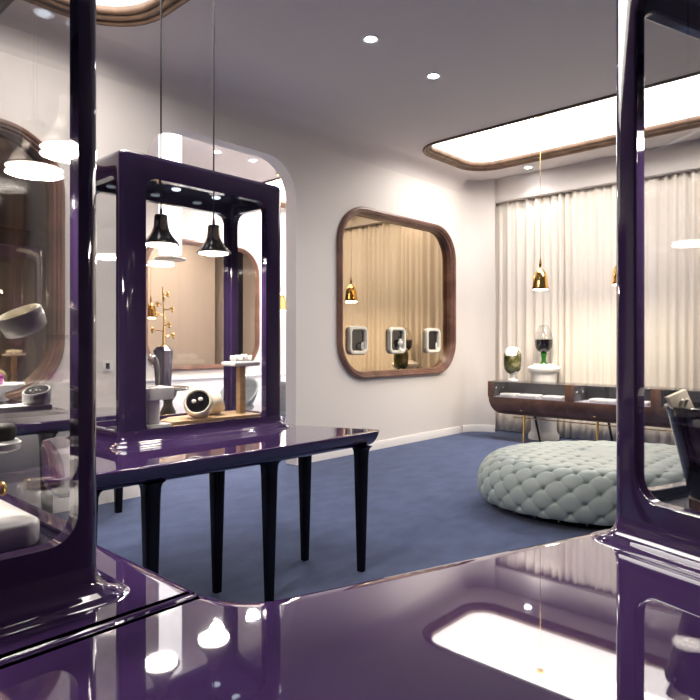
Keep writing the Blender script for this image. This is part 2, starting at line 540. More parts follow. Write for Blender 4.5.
# jewellery in the niches
def ring_display(loc, label, s=1.):
    bm = bmesh.new(); torus(bm, .04*s, .008*s, 24, 8, axis='y')
    o = link('bangle', bm, M['pearl'], None, 40, loc, (0, 0, .5)); return tag(o, label, 'bangle', 'bangles in the niches')
ring_display((5.49, WY+.022, 1.25), 'pale bangle standing in the niche nearest the left frame')
ring_display((7.01, WY+.022, 1.25), 'pale bangle standing in the niche nearest the curtain')
t = empty('bust', 'small pale jewellery bust inside the middle mirror niche', 'jewellery bust', (6.20, WY+.01, 1.2))
bm = bmesh.new(); lathe(bm, [(.03, 0), (.026, .012), (.012, .03), (.014, .05), (.032, .075), (.034, .10), (.02, .125), (.01, .14), (.0, .142)], 20)
link('body', bm, M['pearl'], t, 60)
bm = bmesh.new(); torus(bm, .021, .004, 20, 8, cz=.12); link('necklace', bm, M['gold'], t, 60)

# socket on the wall
t = empty('wall_socket', 'small square white wall socket below the left mirror corner', 'socket', (2.345, WY, 1.107))
bm = bmesh.new(); box(bm, -.042, .042, -.012, 0, -.045, .045, .004); link('plate', bm, M['trim'], t)
bm = bmesh.new(); box(bm, -.018, .018, -.016, -.011, -.024, .024, .002); link('insert', bm, M['steel'], t)

# ------------------------------------------------------------------ curtain
def curtain():
    ys = np.arange(-3.9, 4.58, .012)
    rng = np.random.RandomState(3)
    xs = np.zeros_like(ys)
    # irregular pleats: phase accumulates with varying pitch
    pitch = .125 + .06*np.interp(ys, np.linspace(-3.9, 4.4, 60), rng.uniform(-1, 1, 60))
    ph = np.cumsum(.012/pitch)*2*PI
    amp = .026 + .016*np.interp(ys, np.linspace(-3.9, 4.4, 70), rng.uniform(-1, 1, 70))
    zs = np.array([.015, .25, .6, 1.0, 1.5, 2.0, 2.5, 3.0, 3.33])
    bm = bmesh.new(); rows = []
    for k, z in enumerate(zs):
        f = z/3.33
        x = CX + (amp*(.9+.25*(1-f)))*np.sin(ph + .5*np.sin(z*.8+ys*1.3)*(1-f)) + .012*np.sin(ph*.37+z*.6) + .006*np.sin(ph*2.1+1)
        rows.append([bm.verts.new((float(a), float(y), float(z))) for a, y in zip(x, ys)])
    for a, b in zip(rows[:-1], rows[1:]):
        for i in range(len(a)-1):
            bm.faces.new((a[i], a[i+1], b[i+1], b[i]))
    o = link('curtain', bm, M['curtain'], None, 80)
    md = o.modifiers.new('thick', 'SOLIDIFY'); md.thickness = .005
    tag(o, 'long cream pleated curtain hanging from bulkhead to carpet', 'curtain')
curtain()

# ------------------------------------------------------------------ display tables
def table(name, label, pts, radii, h, th, legs, leg_w=(.085, .046), apron=None):
    t = empty(name, label, 'display table', (0, 0, 0), 0, 'purple lacquer display tables')
    pl = rounded_poly(pts, radii)
    bm = bmesh.new()
    rs = []
    for o, z in ((.07, h-th), (.052, h-th+.004), (.036, h-th+.014), (.020, h-th*.62), (.007, h-th*.32), (.001, h-.012), (.0, h-.006), (.001, h-.001), (.003, h), (.03, h)):
        p = offset_poly(pl, o)
        rs.append([(x, y, z) for x, y in p])
    loft(bm, rs)
    link('tabletop', bm, M['tabletop'], t, 60)
    a, b = leg_w
    for (lx, ly) in legs:
        bm = bmesh.new()
        rings = []
        for f, w in ((0, b), (.3, b+(a-b)*.28), (.9, a*.92), (.96, a*.98), (.985, a*1.12), (1, a*1.4)):
            z = f*(h-th+.004)
            rings.append([(x, y, z) for x, y in rr(w, w, w*.3, 5, lx, ly)])
        loft(bm, rings)
        link('leg', bm, M['legs'], t, 50)
    return t

HN = .69
# near table, left module (its seam with the right module runs along Y = 1.29)
table('display_table', 'purple lacquer table at lower left under the tall left case',
      [(.05, 1.2885), (.853, 1.2885), (.853, 2.50), (.05, 2.50)], [.01, .012, .12, .12], HN, .08,
      [(.76, 2.40), (.14, 2.40), (.14, 1.40), (.72, 1.42)])
D1 = Vector((.947, -.323)); D2 = Vector((.323, .947))
# near table, right module: slanted, filling the bottom of the view
E0 = Vector((1.013, 1.099))
def W(u, v): return tuple(E0 + D1*u + D2*v)
P = [(-.35, 1.288), (.853, 1.288), tuple(E0 - D1*.16)]
pts = [(-.35, .55), W(-.34, -1.2), W(2.25, -1.2), W(2.25, .0), W(-.10, .0), (.868, 1.21), (.853, 1.288), (-.35, 1.288)]
table('display_table', 'purple lacquer table slanting across the bottom under the tall right case',
      pts, [.05, .05, .12, .15, .17, .0, .012, .01], HN, .08,
      [W(2.12, -.13), W(2.12, -1.07), W(.9, -.14), W(-.2, -1.06), (-.2, 1.12)])
HM = .788
table('display_table', 'long purple lacquer table with tapered dark legs under the middle case',
      [(.90, 2.36), (1.9, 2.29), (2.80, 2.29), (2.58, 2.85), (2.58, 3.42), (1.30, 3.42), (1.12, 2.95)],
      [.06, 3., .06, .35, .15, .15, .3], HM, .085,
      [(1.10, 2.44), (1.36, 2.41), (2.00, 2.395), (2.625, 2.335), (1.895, 2.69), (2.53, 2.70)], (.078, .042))
table('console_table', 'slim purple console on dark legs against wall behind the left case',
      [(-.6, 4.12), (2.32, 4.12), (2.32, 4.72), (-.6, 4.72)], [.1, .1, .1, .1], HM, .085,
      [(2.27, 4.5), (1.62, 4.18), (.6, 4.18), (-.5, 4.5)], (.09, .05))

# ------------------------------------------------------------------ glass display cases
def case(label, w, d, h, loc, rz, posts, rail_b, rail_t, floor_z, rad=.07, fl=.075, t=.045, pyb=None):
    """w along local x, d along local y; posts = (x-facing sides, y-facing sides) post widths"""
    root = empty('display_case', label, 'display case', loc, rz, 'purple framed glass display cases')
    # frame
    bm = bmesh.new()
    rs = []
    for o, z in ((.0, .0), (.0, h-.03), (.004, h-.015), (.012, h-.004), (.026, h)):
        rs.append([(x, y, z) for x, y in rr(w-2*o, d-2*o, max(.01, .034-o*.5), 6)])
    loft(bm, rs)
    c0 = bmesh.new(); prism(c0, rr(w-2*t, d-2*t, .02, 4), floor_z, h-.05)
    oh = h-rail_t-rail_b
    px, py = posts
    c1 = bmesh.new()
    pr = rr(w-2*py, oh, rad, 8, 0, rail_b+oh/2)
    loft(c1, [[(x, -d, z) for x, z in pr], [(x, 0, z) for x, z in pr]])
    pyb = pyb or py
    c3 = bmesh.new()
    pr3 = rr(w-2*pyb, oh, rad, 8, 0, rail_b+oh/2)
    loft(c3, [[(x, -.01, z) for x, z in pr3], [(x, d, z) for x, z in pr3]])
    c2 = bmesh.new()
    pr2 = rr(d-2*px, oh, rad, 8, 0, rail_b+oh/2)
    loft(c2, [[(-w, y, z) for y, z in pr2], [(w, y, z) for y, z in pr2]])
    bm = boolean(bm, [c0, c1, c2, c3])
    fo = link('frame', bm, M['lacquer'], root, 30)
    bevel_mod(fo, .007, 3, 35)
    # flared foot melting into the table
    bm = bmesh.new()
    rs = []
    for o, z in ((.0, .075), (.002, .055), (.007, .038), (.016, .025), (.028, .017), (.042, .013), (fl*.8, .010), (fl*.9, .006), (fl, .001), (fl+.01, .0), (-.03, .0), (-.03, .075)):
        rs.append([(x, y, z) for x, y in rr(w+2*o, d+2*o, .035+max(0, o)*.7, 8)])
    loft(bm, rs, wrap=True)
    link('foot_moulding', bm, M['tabletop'], root, 60)
    # floor liner
    bm = bmesh.new(); prism(bm, rr(w-2*t-.002, d-2*t-.002, .018, 4), floor_z-.002, floor_z+.003)
    link('floor_liner', bm, M['liner'], root, 0)
    bm = bmesh.new(); prism(bm, rr(w-2*t-.002, d-2*t-.002, .018, 4), h-.053, h-.049)
    link('lit_roof_plate', bm, M['roof'], root, 0)  # added plate, coloured to imitate the lit underside of the lacquer roof
    # panes
    q = .022
    def pane(rot, off, ww):
        bm = bmesh.new()
        pp = rr(ww+.01, oh+.01, rad, 8, 0, rail_b+oh/2)
        loft(bm, [[(x, -.003, z) for x, z in pp], [(x, .003, z) for x, z in pp]])
        o = link('glass_pane', bm, M['glass'], root, 20)
        o.rotation_euler = (0, 0, rot); o.location = off
    pane(0, (0, -d/2+q, 0), w-2*py); pane(0, (0, d/2-q, 0), w-2*pyb)
    pane(PI/2, (-w/2+q, 0, 0), d-2*px); pane(PI/2, (w/2-q, 0, 0), d-2*px)
    # little spots in the roof
    for sx in (-.3, 0, .3) if w > d else (-.12, .12):
        for sy in (-.1, .1) if w > d else (-.25, 0.02, .25):
            bm = bmesh.new(); lathe(bm, [(1e-4, 0), (.022, 0), (.026, .004), (.026, .008), (1e-4, .008)], 16, sx*w*.9, sy, h-.06)
            link('spotlight', bm, M['chip'], root, 30)
    return root

MC = ((1.41+2.44)/2, (2.835+3.255)/2)
case('large purple framed glass case standing on the middle table', 1.03, .50, 1.455, (MC[0]+.035, 2.835+.25, HM), 0,
     (.055, .13), .046, .12, .03, .065, .055, pyb=.075)
LX0, LX1, LY0, LY1 = .20, .690, 1.454, 2.42
LC = ((LX0+LX1)/2, (LY0+LY1)/2)
case('tall dark purple glass case at the left edge of the near table', LX1-LX0, LY1-LY0, 1.78, (LC[0], LC[1], HN), 0,
     (.06, .055), .14, .13, .105, .07, .06)
C0 = Vector((1.962, .705))
L1, L2 = .62, .98
cc = C0 + D1*(L1/2) - D2*(L2/2)
ang = math.atan2(D1.y, D1.x)
case('tall dark purple glass case at the right edge of the near table', L1, L2, 1.78, (cc.x, cc.y, HN), ang,
     (.085, .085), .14, .13, .105, .07, .06)

# ------------------------------------------------------------------ pendants
def pendant(loc, ztop, label, ceil_cap=None, power=6, group='smoked chrome pendants'):
    """loc = centre of the lit opening"""
    t = empty('pendant_lamp', label, 'pendant lamp', loc, 0, group)
    bm = bmesh.new()
    lathe(bm, [(.098, .0), (.1, .004), (.094, .014), (.075, .034), (.055, .06), (.043, .085), (.037, .11), (.035, .155), (.030, .163), (.0, .165),
               (.0, .150), (.028, .148), (.034, .085), (.05, .055), (.07, .028), (.09, .008)], 40)
    link('shade', bm, M['chrome'], t, 50)
    bm = bmesh.new(); lathe(bm, [(1e-4, -.012), (.05, -.010), (.082, -.003), (.092, .004), (.09, .008), (1e-4, .008)], 32); link('diffuser', bm, M['lit'], t, 0)
    bm = bmesh.new(); tube(bm, [(0, 0, .16), (0, 0, ztop-loc[2])], .0045, 8); link('cable', bm, M['cable'], t, 40)
    bm = bmesh.new(); lathe(bm, [(.008, .16), (.008, .19), (.005, .2), (.0, .2)], 14); link('cord_grip', bm, M['cable'], t, 40)
    if ceil_cap is not None:
        bm = bmesh.new(); lathe(bm, [(1e-4, 0), (.028, 0), (.03, .004), (.028, .01), (1e-4, .01)], 20, cz=ceil_cap-loc[2]); link('collar', bm, M['blackgloss'], t, 40)
    spot_lamp('pendant_light', (0, 0, -.02), power, .17, (1, .9, .78), t)
    return t
MR = HM+1.455-.12   # underside of the middle roof
pendant((1.765, 3.02, 1.825), 4.03, 'smoked chrome pendant on the left inside the middle case', MR+.035, 5)
pendant((2.105, 3.02, 1.815), 4.03, 'smoked chrome pendant on the right inside the middle case', MR+.035, 5)
RR_ = HN+1.78
for (x, y, lab) in ((.505, 1.95, 'chrome pendant reflected in the glass of the left case'),
                    (.505, 2.25, 'chrome pendant hanging deepest inside the left case')):
    pendant((x, y, 1.90), CZ, lab, None, 11)
for k, lab in ((.30, 'chrome pendant hanging nearest the curtain inside the right case'), (.58, 'chrome pendant hanging nearest the viewer inside the right case')):
    p = C0 + D1*.27 - D2*k
    pendant((p.x, p.y, 2.0), CZ, lab, None, 4)

def gold_pendant(loc, ztop, label, power=9, s=1.):
    t = empty('pendant_lamp', label, 'pendant lamp', loc, 0, 'brass bell pendants')
    bm = bmesh.new()
    pr = [(.098, 0), (.1, .004), (.095, .03), (.089, .09), (.082, .15), (.066, .2), (.04, .235), (.016, .25), (.014, .26), (.0, .262),
          (.0, .245), (.03, .225), (.06, .19), (.076, .14), (.084, .08), (.09, .01)]
    lathe(bm, [(r*s, z*s) for r, z in pr], 40); link('shade', bm, M['gold'], t, 50)
    bm = bmesh.new(); lathe(bm, [(1e-4, -.010), (.05*s, -.008), (.085*s, -.002), (.09*s, .003), (.09*s, .007), (1e-4, .007)], 32); link('diffuser', bm, M['lit'], t, 0)
    bm = bmesh.new(); lathe(bm, [(.008, .255*s), (.013, .27*s), (.017, .30*s), (.013, .34*s), (.007, .37*s), (.004, .40*s), (.0, .40*s)], 16); link('finial', bm, M['gold'], t, 50)
    bm = bmesh.new(); tube(bm, [(0, 0, .39*s), (0, 0, ztop-loc[2])], .003, 8); link('cable', bm, M['brass'], t, 40)
    bm = bmesh.new(); lathe(bm, [(1e-4, 0), (.045, 0), (.05, .012), (.05, .03), (1e-4, .03)], 24, cz=ztop-.03-loc[2]); link('canopy', bm, M['gold'], t, 40)
    spot_lamp('pendant_light', (0, 0, -.02), power, .17, (1, .88, .7), t)
    return t
gold_pendant((7.0, 3.35, 1.93), 4.04, 'brass bell pendant hanging above the column and cabinet')
gold_pendant((7.0, 2.41, 1.93), 4.04, 'brass bell pendant half hidden behind the right case post')
gold_pendant((5.66, 6.55, 1.74), CZ, 'brass bell pendant seen through the doorway edge', 8)

# long white tube lamp of the far room
t = empty('tube_lamp', 'white tube lamp with flat disc hanging beyond the doorway', 'pendant lamp', (3.62, 6.0, 2.19))
bm = bmesh.new(); lathe(bm, [(.115, .06), (.12, .07), (.12, CZ-2.19), (1e-4, CZ-2.19), (1e-4, .06)], 32); link('tube', bm, M['tube'], t, 40)
bm = bmesh.new(); lathe(bm, [(1e-4, 0), (.16, .0), (.17, .01), (.16, .022), (1e-4, .022)], 36); link('disc', bm, M['ivory'], t, 40)
bm = bmesh.new(); lathe(bm, [(.03, .02), (.03, .062), (1e-4, .062), (1e-4, .02)], 16); link('stem', bm, M['ivory'], t, 40)

# ------------------------------------------------------------------ ottoman
def ottoman():
    t = empty('ottoman', 'large oval pale grey green deep buttoned ottoman on blue carpet', 'ottoman', (4.99, 1.77, 0), -math.radians(47.3))
    A, B = 1.05, .79
    NU, NS = 720, 150
    prof = [(.13, .045), (.05, .07), (.012, .12), (0, .19), (.012, .265), (.045, .325), (.10, .372), (.17, .398), (.30, .41), (.5, .418), (.75, .422)]
    # arc length along the profile
    pr = np.array(prof); seg = np.hypot(*np.diff(pr, axis=0).T); S = np.concatenate([[0], np.cumsum(seg)])
    def cat(s):
        # smooth interpolation through the profile points
        i = np.clip(np.searchsorted(S, s, 'right')-1, 0, len(S)-2)
        f = (s-S[i])/(S[i+1]-S[i])
        p0, p1, p2, p3 = pr[np.maximum(i-1, 0)], pr[i], pr[i+1], pr[np.minimum(i+2, len(pr)-1)]
        f = f[:, None]
        return .5*((2*p1)+(-p0+p2)*f+(2*p0-5*p1+4*p2-p3)*f**2+(-p0+3*p1-3*p2+p3)*f**3)
    s_side = S[7]
    ss = np.concatenate([np.linspace(0, s_side, 80), np.linspace(s_side, S[-1], NS-80+1)[1:]])
    oz = cat(ss)
    d = np.gradient(oz, axis=0); nn = np.stack([-d[:, 1], d[:, 0]], 1)   # rotate tangent
    nn /= np.maximum(1e-9, np.hypot(nn[:, 0], nn[:, 1]))[:, None]
    # outward: -o direction on the side, +z on the top
    flip = np.where(-nn[:, 0]+nn[:, 1] < 0, -1, 1); nn *= flip[:, None]
    u = np.linspace(0, 2*PI, NU, endpoint=False)
    U, I = np.meshgrid(u, np.arange(len(ss)))
    o = oz[I, 0]; z = oz[I, 1]
    sc = o/.75
    X = (A-o)*np.cos(U); Y = (B-o*B/A*1.0)*np.sin(U)
    last = o > .74
    NB = 32
    row = .076
    al = U*NB/PI; be = ss[I]/row
    def pillow(al, be):
        Pq = (al+be)/2; Q = (al-be)/2
        a = np.abs(np.sin(PI*Pq)); b = np.abs(np.sin(PI*Q))
        dp = np.abs(Pq-np.round(Pq)); dq = np.abs(Q-np.round(Q))
        rad = np.sqrt(dp**2+dq**2)
        pit = np.exp(-rad/.11)
        crease = np.exp(-dp/.03)*np.clip(1-1.9*dq, 0, 1) + np.exp(-dq/.03)*np.clip(1-1.9*dp, 0, 1)
        return .016 + .006*(a*b)**.6 - .036*np.exp(-rad/.085) - .009*crease
    h1 = pillow(al, be)
    h2 = pillow(X/.0875, Y/.0875)
    w = np.clip((ss[I]-s_side-.02)/.10, 0, 1); w = w*w*(3-2*w)
    h = h1*(1-w)+h2*w*.85
    h *= np.clip(ss[I]/.08, 0, 1)
    no = nn[I, 0]; nz = nn[I, 1]
    cu = np.cos(U); su = np.sin(U)
    X2 = X - no*h*cu; Y2 = Y - no*h*su; Z2 = z + nz*h
    bm = bmesh.new()
    rows = []
    for i in range(len(ss)):
        rows.append([bm.verts.new((X2[i, j], Y2[i, j], Z2[i, j])) for j in range(NU)])
    for a, b in zip(rows[:-1], rows[1:]):
        for j in range(NU):
            k = (j+1) % NU
            bm.faces.new((a[j], a[k], b[k], b[j]))
    bm.faces.new(rows[0][::-1]); bm.faces.new(rows[-1])
    uph = link('upholstery', bm, M['velvet'], t, 85)
    # buttons: side lattice facing the room, nearest rows first
    cand = []
    for j in range(0, 7):
        s = j*row
        if s < .1 or s > s_side+.05: continue
        p = cat(np.array([s]))[0]; k = int(np.argmin(abs(ss-s)))
        for i in range(2*NB):
            if (i+j) % 2: continue
            uu = i*PI/NB
            if math.sin(uu) > .2: continue
            cand.append(((A-p[0])*math.cos(uu), (B-p[0]*B/A)*math.sin(uu), p[1], uu, nn[k, 0], nn[k, 1]))
    cand.sort(key=lambda c: c[1])
    proto = None
    for (x, y, z, uu, no_, nz_) in cand[:98]:
        n = Vector((-no_*math.cos(uu), -no_*math.sin(uu), nz_)).normalized()
        if proto is None:
            bm = bmesh.new(); sphere(bm, .009, (0, 0, 0), 10, .5); proto = link('button', bm, M['button'], uph, 60); b = proto
        else:
            b = proto.copy(); COL.objects.link(b); b.parent = uph
        b.location = Vector((x, y, z)) - n*.021
        b.rotation_euler = n.to_track_quat('Z', 'Y').to_euler()
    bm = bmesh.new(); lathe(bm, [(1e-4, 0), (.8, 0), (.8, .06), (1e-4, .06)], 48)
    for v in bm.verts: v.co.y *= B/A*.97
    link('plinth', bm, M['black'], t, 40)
ottoman()

# ------------------------------------------------------------------ long cabinet by the curtain
def cabinet():
    X0, X1 = 7.27, 7.66
    Y0, Y1 = 1.1, 4.22
    t = empty('display_cabinet', 'long walnut display cabinet with glass top on brass legs', 'display cabinet', (0, 0, 0))
    zb, zt = .345, .785
    # trough body: U section with rounded ends, built from rounded rings that shrink downward
    bm = bmesh.new()
    rs = []
    def ring(o, z, oe): return [(x, y, z) for x, y in rr(X1-X0-2*o, Y1-Y0-2*oe, .03, 5, (X0+X1)/2, (Y0+Y1)/2)]
    for o, z, oe in ((.16, zb, .16), (.10, zb+.012, .10), (.05, zb+.05, .055), (.02, zb+.10, .025), (.004, zb+.16, .006), (0, zb+.22, 0), (0, .578, 0)):
        rs.append(ring(o, z, oe))
    loft(bm, rs)
    link('body', bm, M['walnut'], t, 50)
    # posts between the windows and the top frame
    piers = [(Y1-.075, Y1), (3.06, 3.17), (2.08, 2.19), (Y0, Y0+.075)]
    for a, b in piers:
        bm = bmesh.new(); box(bm, X0, X1, a, b, .575, zt-.006, .006); link('pier', bm, M['walnut'], t)
    bm = bmesh.new(); box(bm, X1-.03, X1, Y0+.06, Y1-.06, .575, zt-.006, .003); link('back_board', bm, M['pewter'], t)
    bm = bmesh.new(); box(bm, X0+.012, X1-.03, Y0+.06, Y1-.06, .57, .583); link('felt_bed', bm, M['lav'], t, 0)
    for i in range(3):
        a, b = piers[i+1][1], piers[i][0]
        bm = bmesh.new(); box(bm, X0+.004, X0+.009, a-.005, b+.005, .575, zt-.006); link('front_glass', bm, M['thin'], t, 0)
        # dark end plates the bolts sit on
        bm = bmesh.new(); box(bm, X0+.02, X1-.03, b-.012, b+.001, .583, zt-.008); ep = link('end_plate', bm, M['pewter'], t, 0)
        for xx in (X0+.06, X0+.25):
            bm = bmesh.new(); lathe(bm, [(1e-4, 0), (.014, 0), (.014, .012), (.010, .018), (1e-4, .018)], 14)
            link('bolt', bm, M['steel'], ep, 40, (xx, b-.011, .69), (PI/2, 0, 0))
    bm = bmesh.new(); box(bm, X0-.004, X1+.004, Y0, Y1, zt-.006, zt+.004, .003); link('glass_top', bm, M['thin'], t)
    for yc in (3.74, 2.80, 1.86):
        bm = bmesh.new(); tube(bm, [(X0+.13, yc+.02, zb+.03), (X0+.07, yc, 0.0)], .018, 10, .011); link('leg', bm, M['brass'], t, 50)
        bm = bmesh.new(); tube(bm, [(X1-.14, yc-.06, zb+.03), (X1-.06, yc-.1, 0.0)], .018, 10, .011); link('leg', bm, M['darkwood'], t, 50)
        bm = bmesh.new(); sphere(bm, .02, (X0+.045, yc+.02, zb+.075), 12); link('rivet', bm, M['brass'], t, 60)
    bm = bmesh.new(); tube(bm, [(X0+.14, Y1-.3, zb-.03), (X0+.14, Y0+.3, zb-.03)], .007, 8); link('stretcher', bm, M['brass'], t, 50)
    for (yy, ww, lab) in ((3.98, .2, 'white jewellery cushion nearest the left end of cabinet'),
                          (3.70, .26, 'long white cushion in middle of left cabinet window'),
                          (3.36, .28, 'white cushion beside the walnut pier in left cabinet window'),
                          (2.75, .3, 'white cushion in the middle window of cabinet'),
                          (2.35, .24, 'white cushion seen beyond the right case post'),
                          (1.80, .3, 'white cushion in right cabinet window behind the card')):
        bm = bmesh.new(); box(bm, X0+.06, X0+.27, yy-ww/2, yy+ww/2, .584, .625, .014, 3)
        tag(link('display_cushion', bm, M['white'], None, 50), lab, 'display cushion', 'white cushions in the long cabinet')
cabinet()

# column with glass goblet
t = empty('column', 'white round column with capital behind the long cabinet', 'column', (7.875, 3.72, 0))
bm = bmesh.new()
lathe(bm, [(1e-4, 0), (.2, 0), (.2, .06), (.175, .09), (.165, .12), (.165, .86), (.168, .88)], 40); link('shaft', bm, M['plaster'], t, 40)
bm = bmesh.new()
lathe(bm, [(.165, .86), (.17, .885), (.2, .905), (.215, .93), (.215, .955), (.19, .975), (.14, .99), (.13, 1.005), (1e-4, 1.005)], 40); link('capital', bm, M['plaster'], t, 40)
t = empty('goblet_vase', 'clear glass goblet of black liquid on green stem atop column', 'vase', (7.875, 3.72, 1.005))
bm = bmesh.new()
lathe(bm, [(.055, 0), (.05, .012), (.03, .03), (.028, .07), (.04, .12), (.045, .145), (.03, .16), (1e-4, .165)], 24); link('stem', bm, M['green'], t, 50)
bm = bmesh.new()
lathe(bm, [(.03, .155), (.07, .17), (.1, .21), (.112, .26), (.1155, .33), (1e-4, .33)], 32); link('liquid', bm, M['ink'], t, 50)
bm = bmesh.new()
lathe(bm, [(.035, .152), (.075, .167), (.105, .205), (.117, .26), (.120, .33), (.108, .39), (.085, .45), (.06, .5), (.055, .52), (.052, .52), (.057, .5), (.081, .45), (.104, .39), (.1165, .331)], 32)
link('glass_bowl', bm, M['thin'], t, 60)
# painted vase on the cabinet
t = empty('painted_vase', 'white egg shaped vase painted with brown green landscape on cabinet', 'vase', (7.46, 3.96, .789))
bm = bmesh.new()
lathe(bm, [(1e-4, 0), (.07, 0), (.068, .012), (.035, .03), (.026, .06), (.032, .085)], 32); link('foot', bm, M['white'], t, 50)
bm = bmesh.new()
lathe(bm, [(.03, .08), (.07, .105), (.103, .15), (.112, .2), (.115, .3), (.112, .35), (.095, .41), (.06, .44), (.02, .45), (1e-4, .45)], 40)
link('body', bm, M['painted'], t, 60)

# ------------------------------------------------------------------ things in the middle case
def watch_pod(name, label, loc, rot, r=.09, face=None, group='round display pods', shell='ivory'):
    """an egg shaped shell with a tilted black dial; local +z is where the dial looks"""
    t = empty(name, label, 'display pod', loc, 0, group, rot)
    bm = bmesh.new()
    lathe(bm, [(1e-4, -r*.95), (r*.5, -r*.88), (r*.85, -r*.55), (r*1.0, -r*.05), (r*.98, r*.35), (r*.93, r*.55), (r*.86, r*.6), (r*.80, r*.56), (r*.78, r*.45), (1e-4, r*.45)], 40)
    link('shell', bm, M[shell], t, 60)
    bm = bmesh.new(); lathe(bm, [(1e-4, r*.452), (r*.77, r*.452), (r*.77, r*.475), (1e-4, r*.475)], 36); link('dial', bm, face or M['blackgloss'], t, 40)
    return t
def facing(v):
    return Vector(v).normalized().to_track_quat('Z', 'Y').to_euler()
CFZ = HM+.033
# white T stand
t = empty('display_stand', 'white block stand with flat top at left in middle case', 'display stand', (1.672, 2.945, CFZ))
bm = bmesh.new(); box(bm, -.075, .075, -.07, .07, 0, .055, .006); link('base', bm, M['white'], t)
bm = bmesh.new(); box(bm, -.032, .032, -.02, .02, .055, .18, .004); link('stem', bm, M['white'], t)
bm = bmesh.new(); box(bm, -.085, .085, -.075, .075, .18, .245, .006); link('top', bm, M['white'], t)
t = empty('bell_jar', 'small clear bell jar on the white block stand', 'bell jar', (1.655, 2.945, CFZ+.245))
bm = bmesh.new()
lathe(bm, [(.05, 0), (.052, .1), (.046, .14), (.03, .165), (.01, .175), (1e-4, .176), (1e-4, .173), (.028, .162), (.044, .138), (.049, .1), (.047, 0)], 28); link('dome', bm, M['thin'], t, 60)
bm = bmesh.new(); sphere(bm, .01, (0, 0, .186), 12); link('knob', bm, M['thin'], t, 60)
# plank and pods
t = empty('display_plank', 'pale wooden plank with pointed end inside middle case', 'display plank', (0, 0, CFZ))
bm = bmesh.new()
pl = rounded_poly([(1.78, 2.935), (2.36, 2.90), (2.36, 3.16), (1.90, 3.16), (1.78, 3.06)], [.02, .01, .01, .05, .03])
prism(bm, pl, .022, .05); link('board', bm, M['oak'], t, 30)
bm = bmesh.new(); box(bm, 1.84, 2.30, 2.95, 3.09, 0, .022); link('riser', bm, M['oak'], t, 0)
PZ = CFZ+.05
watch_pod('display_pod', 'ivory pod with black dial facing forward on wooden plank', (1.985, 2.99, PZ+.078), facing((-.60, -.62, .42)), .082)
for k, (a, b) in enumerate(((-.02, 0), (.016, .012))):
    bm = bmesh.new(); sphere(bm, .014, (0, 0, 0), 12, .8)
    dirv = Vector((-.60, -.62, .42)).normalized(); sx = Vector((0, 0, 1)).cross(dirv).normalized(); sy = dirv.cross(sx)
    c = Vector((1.985, 2.99, PZ+.078)) + dirv*(.082*.475+.010) + sx*a*1.0 + sy*b
    o = link('earring', bm, M['pearl'], None, 60, c)
    tag(o, ['left pearl stud on the black dial of ivory pod', 'right pearl stud on the black dial of ivory pod'][k], 'earring', 'pearl studs on ivory pod')
watch_pod('display_pod', 'ivory pod turned away behind the forward facing pod', (2.135, 3.075, PZ+.076), facing((.75, -.3, .3)), .08)
# wooden T stand with pearls
t = empty('display_stand', 'wooden post stand with flat white top in middle case', 'display stand', (2.30, 3.02, PZ))
bm = bmesh.new(); box(bm, -.022, .022, -.02, .02, 0, .285, .003); link('post', bm, M['oak'], t)
bm = bmesh.new(); box(bm, -.095, .095, -.07, .07, .285, .312, .008); link('top', bm, M['white'], t)
for k, (dx, dy, rr_, lab) in enumerate(((-.055, 0, .022, 'left pearl cluster ornament on the post stand'), (-.015, -.01, .024, 'second pearl ornament on the post stand'),
                                       (.025, .005, .024, 'third pearl ornament on the post stand'), (.06, 0, .02, 'right pearl ornament on the post stand'))):
    bm = bmesh.new(); sphere(bm, rr_, (0, 0, rr_*.8), 14, .85)
    sphere(bm, rr_*.5, (rr_*.5, -rr_*.3, rr_*1.35), 10); sphere(bm, rr_*.4, (-rr_*.6, rr_*.1, rr_*1.3), 10)
    tag(link('pearl_ornament', bm, M['pearl'], None, 60, (2.30+dx, 3.02+dy, PZ+.312)), lab, 'jewellery', 'pearl ornaments on post stand')

# ------------------------------------------------------------------ things in the left case
LFZ = HN+.108
# big white plinth
bm = bmesh.new()
pl = rr(.42, .50, .05, 8, .41, 1.855)
rs = [[(x, y, z) for x, y in offset_poly(pl, o)] for o, z in ((.004, LFZ), (0, LFZ+.006), (0, LFZ+.05), (.004, LFZ+.056), (.01, LFZ+.058))]
loft(bm, rs)
tag(link('display_plinth', bm, M['white'], None, 40), 'large low white plinth with rounded corners in left case', 'display plinth')
PT = LFZ+.058
t = empty('cushion_stand', 'round white stand holding a black cushion in left case', 'display stand', (.535, 1.70, PT))
bm = bmesh.new(); lathe(bm, [(1e-4, 0), (.03, 0), (.03, .006), (.01, .014), (.009, .17), (.02, .176), (1e-4, .176)], 24, cx=-.03); link('stem', bm, M['white'], t, 40)
bm = bmesh.new(); lathe(bm, [(1e-4, .172), (.05, .172), (.058, .178), (.058, .192), (.05, .198), (1e-4, .198)], 36); link('disc', bm, M['white'], t, 40)
bm = bmesh.new(); lathe(bm, [(1e-4, 0), (.026, 0), (.032, .01), (.032, .032), (.022, .042), (1e-4, .044)], 28)
tag(link('ring_cushion', bm, M['black'], None, 50, (.547, 1.69, PT+.198)), 'small black ring cushion on the round white stand', 'ring cushion')
t = empty('bangle_roll', 'dark roll with gold ring at its end beside white plinth edge', 'bangle roll', (.585, 1.95, PT+.018))
bm = bmesh.new()
lathe(bm, [(1e-4, -.045), (.016, -.045), (.018, -.04), (.018, .04), (.016, .045), (1e-4, .045)], 20)
o = link('roll', bm, M['brownbase'], t, 40); o.rotation_euler = (0, PI/2, .2)
bm = bmesh.new(); torus(bm, .017, .005, 22, 8, cz=.05); o = link('ring', bm, M['gold'], t, 60); o.rotation_euler = (0, PI/2, .2)
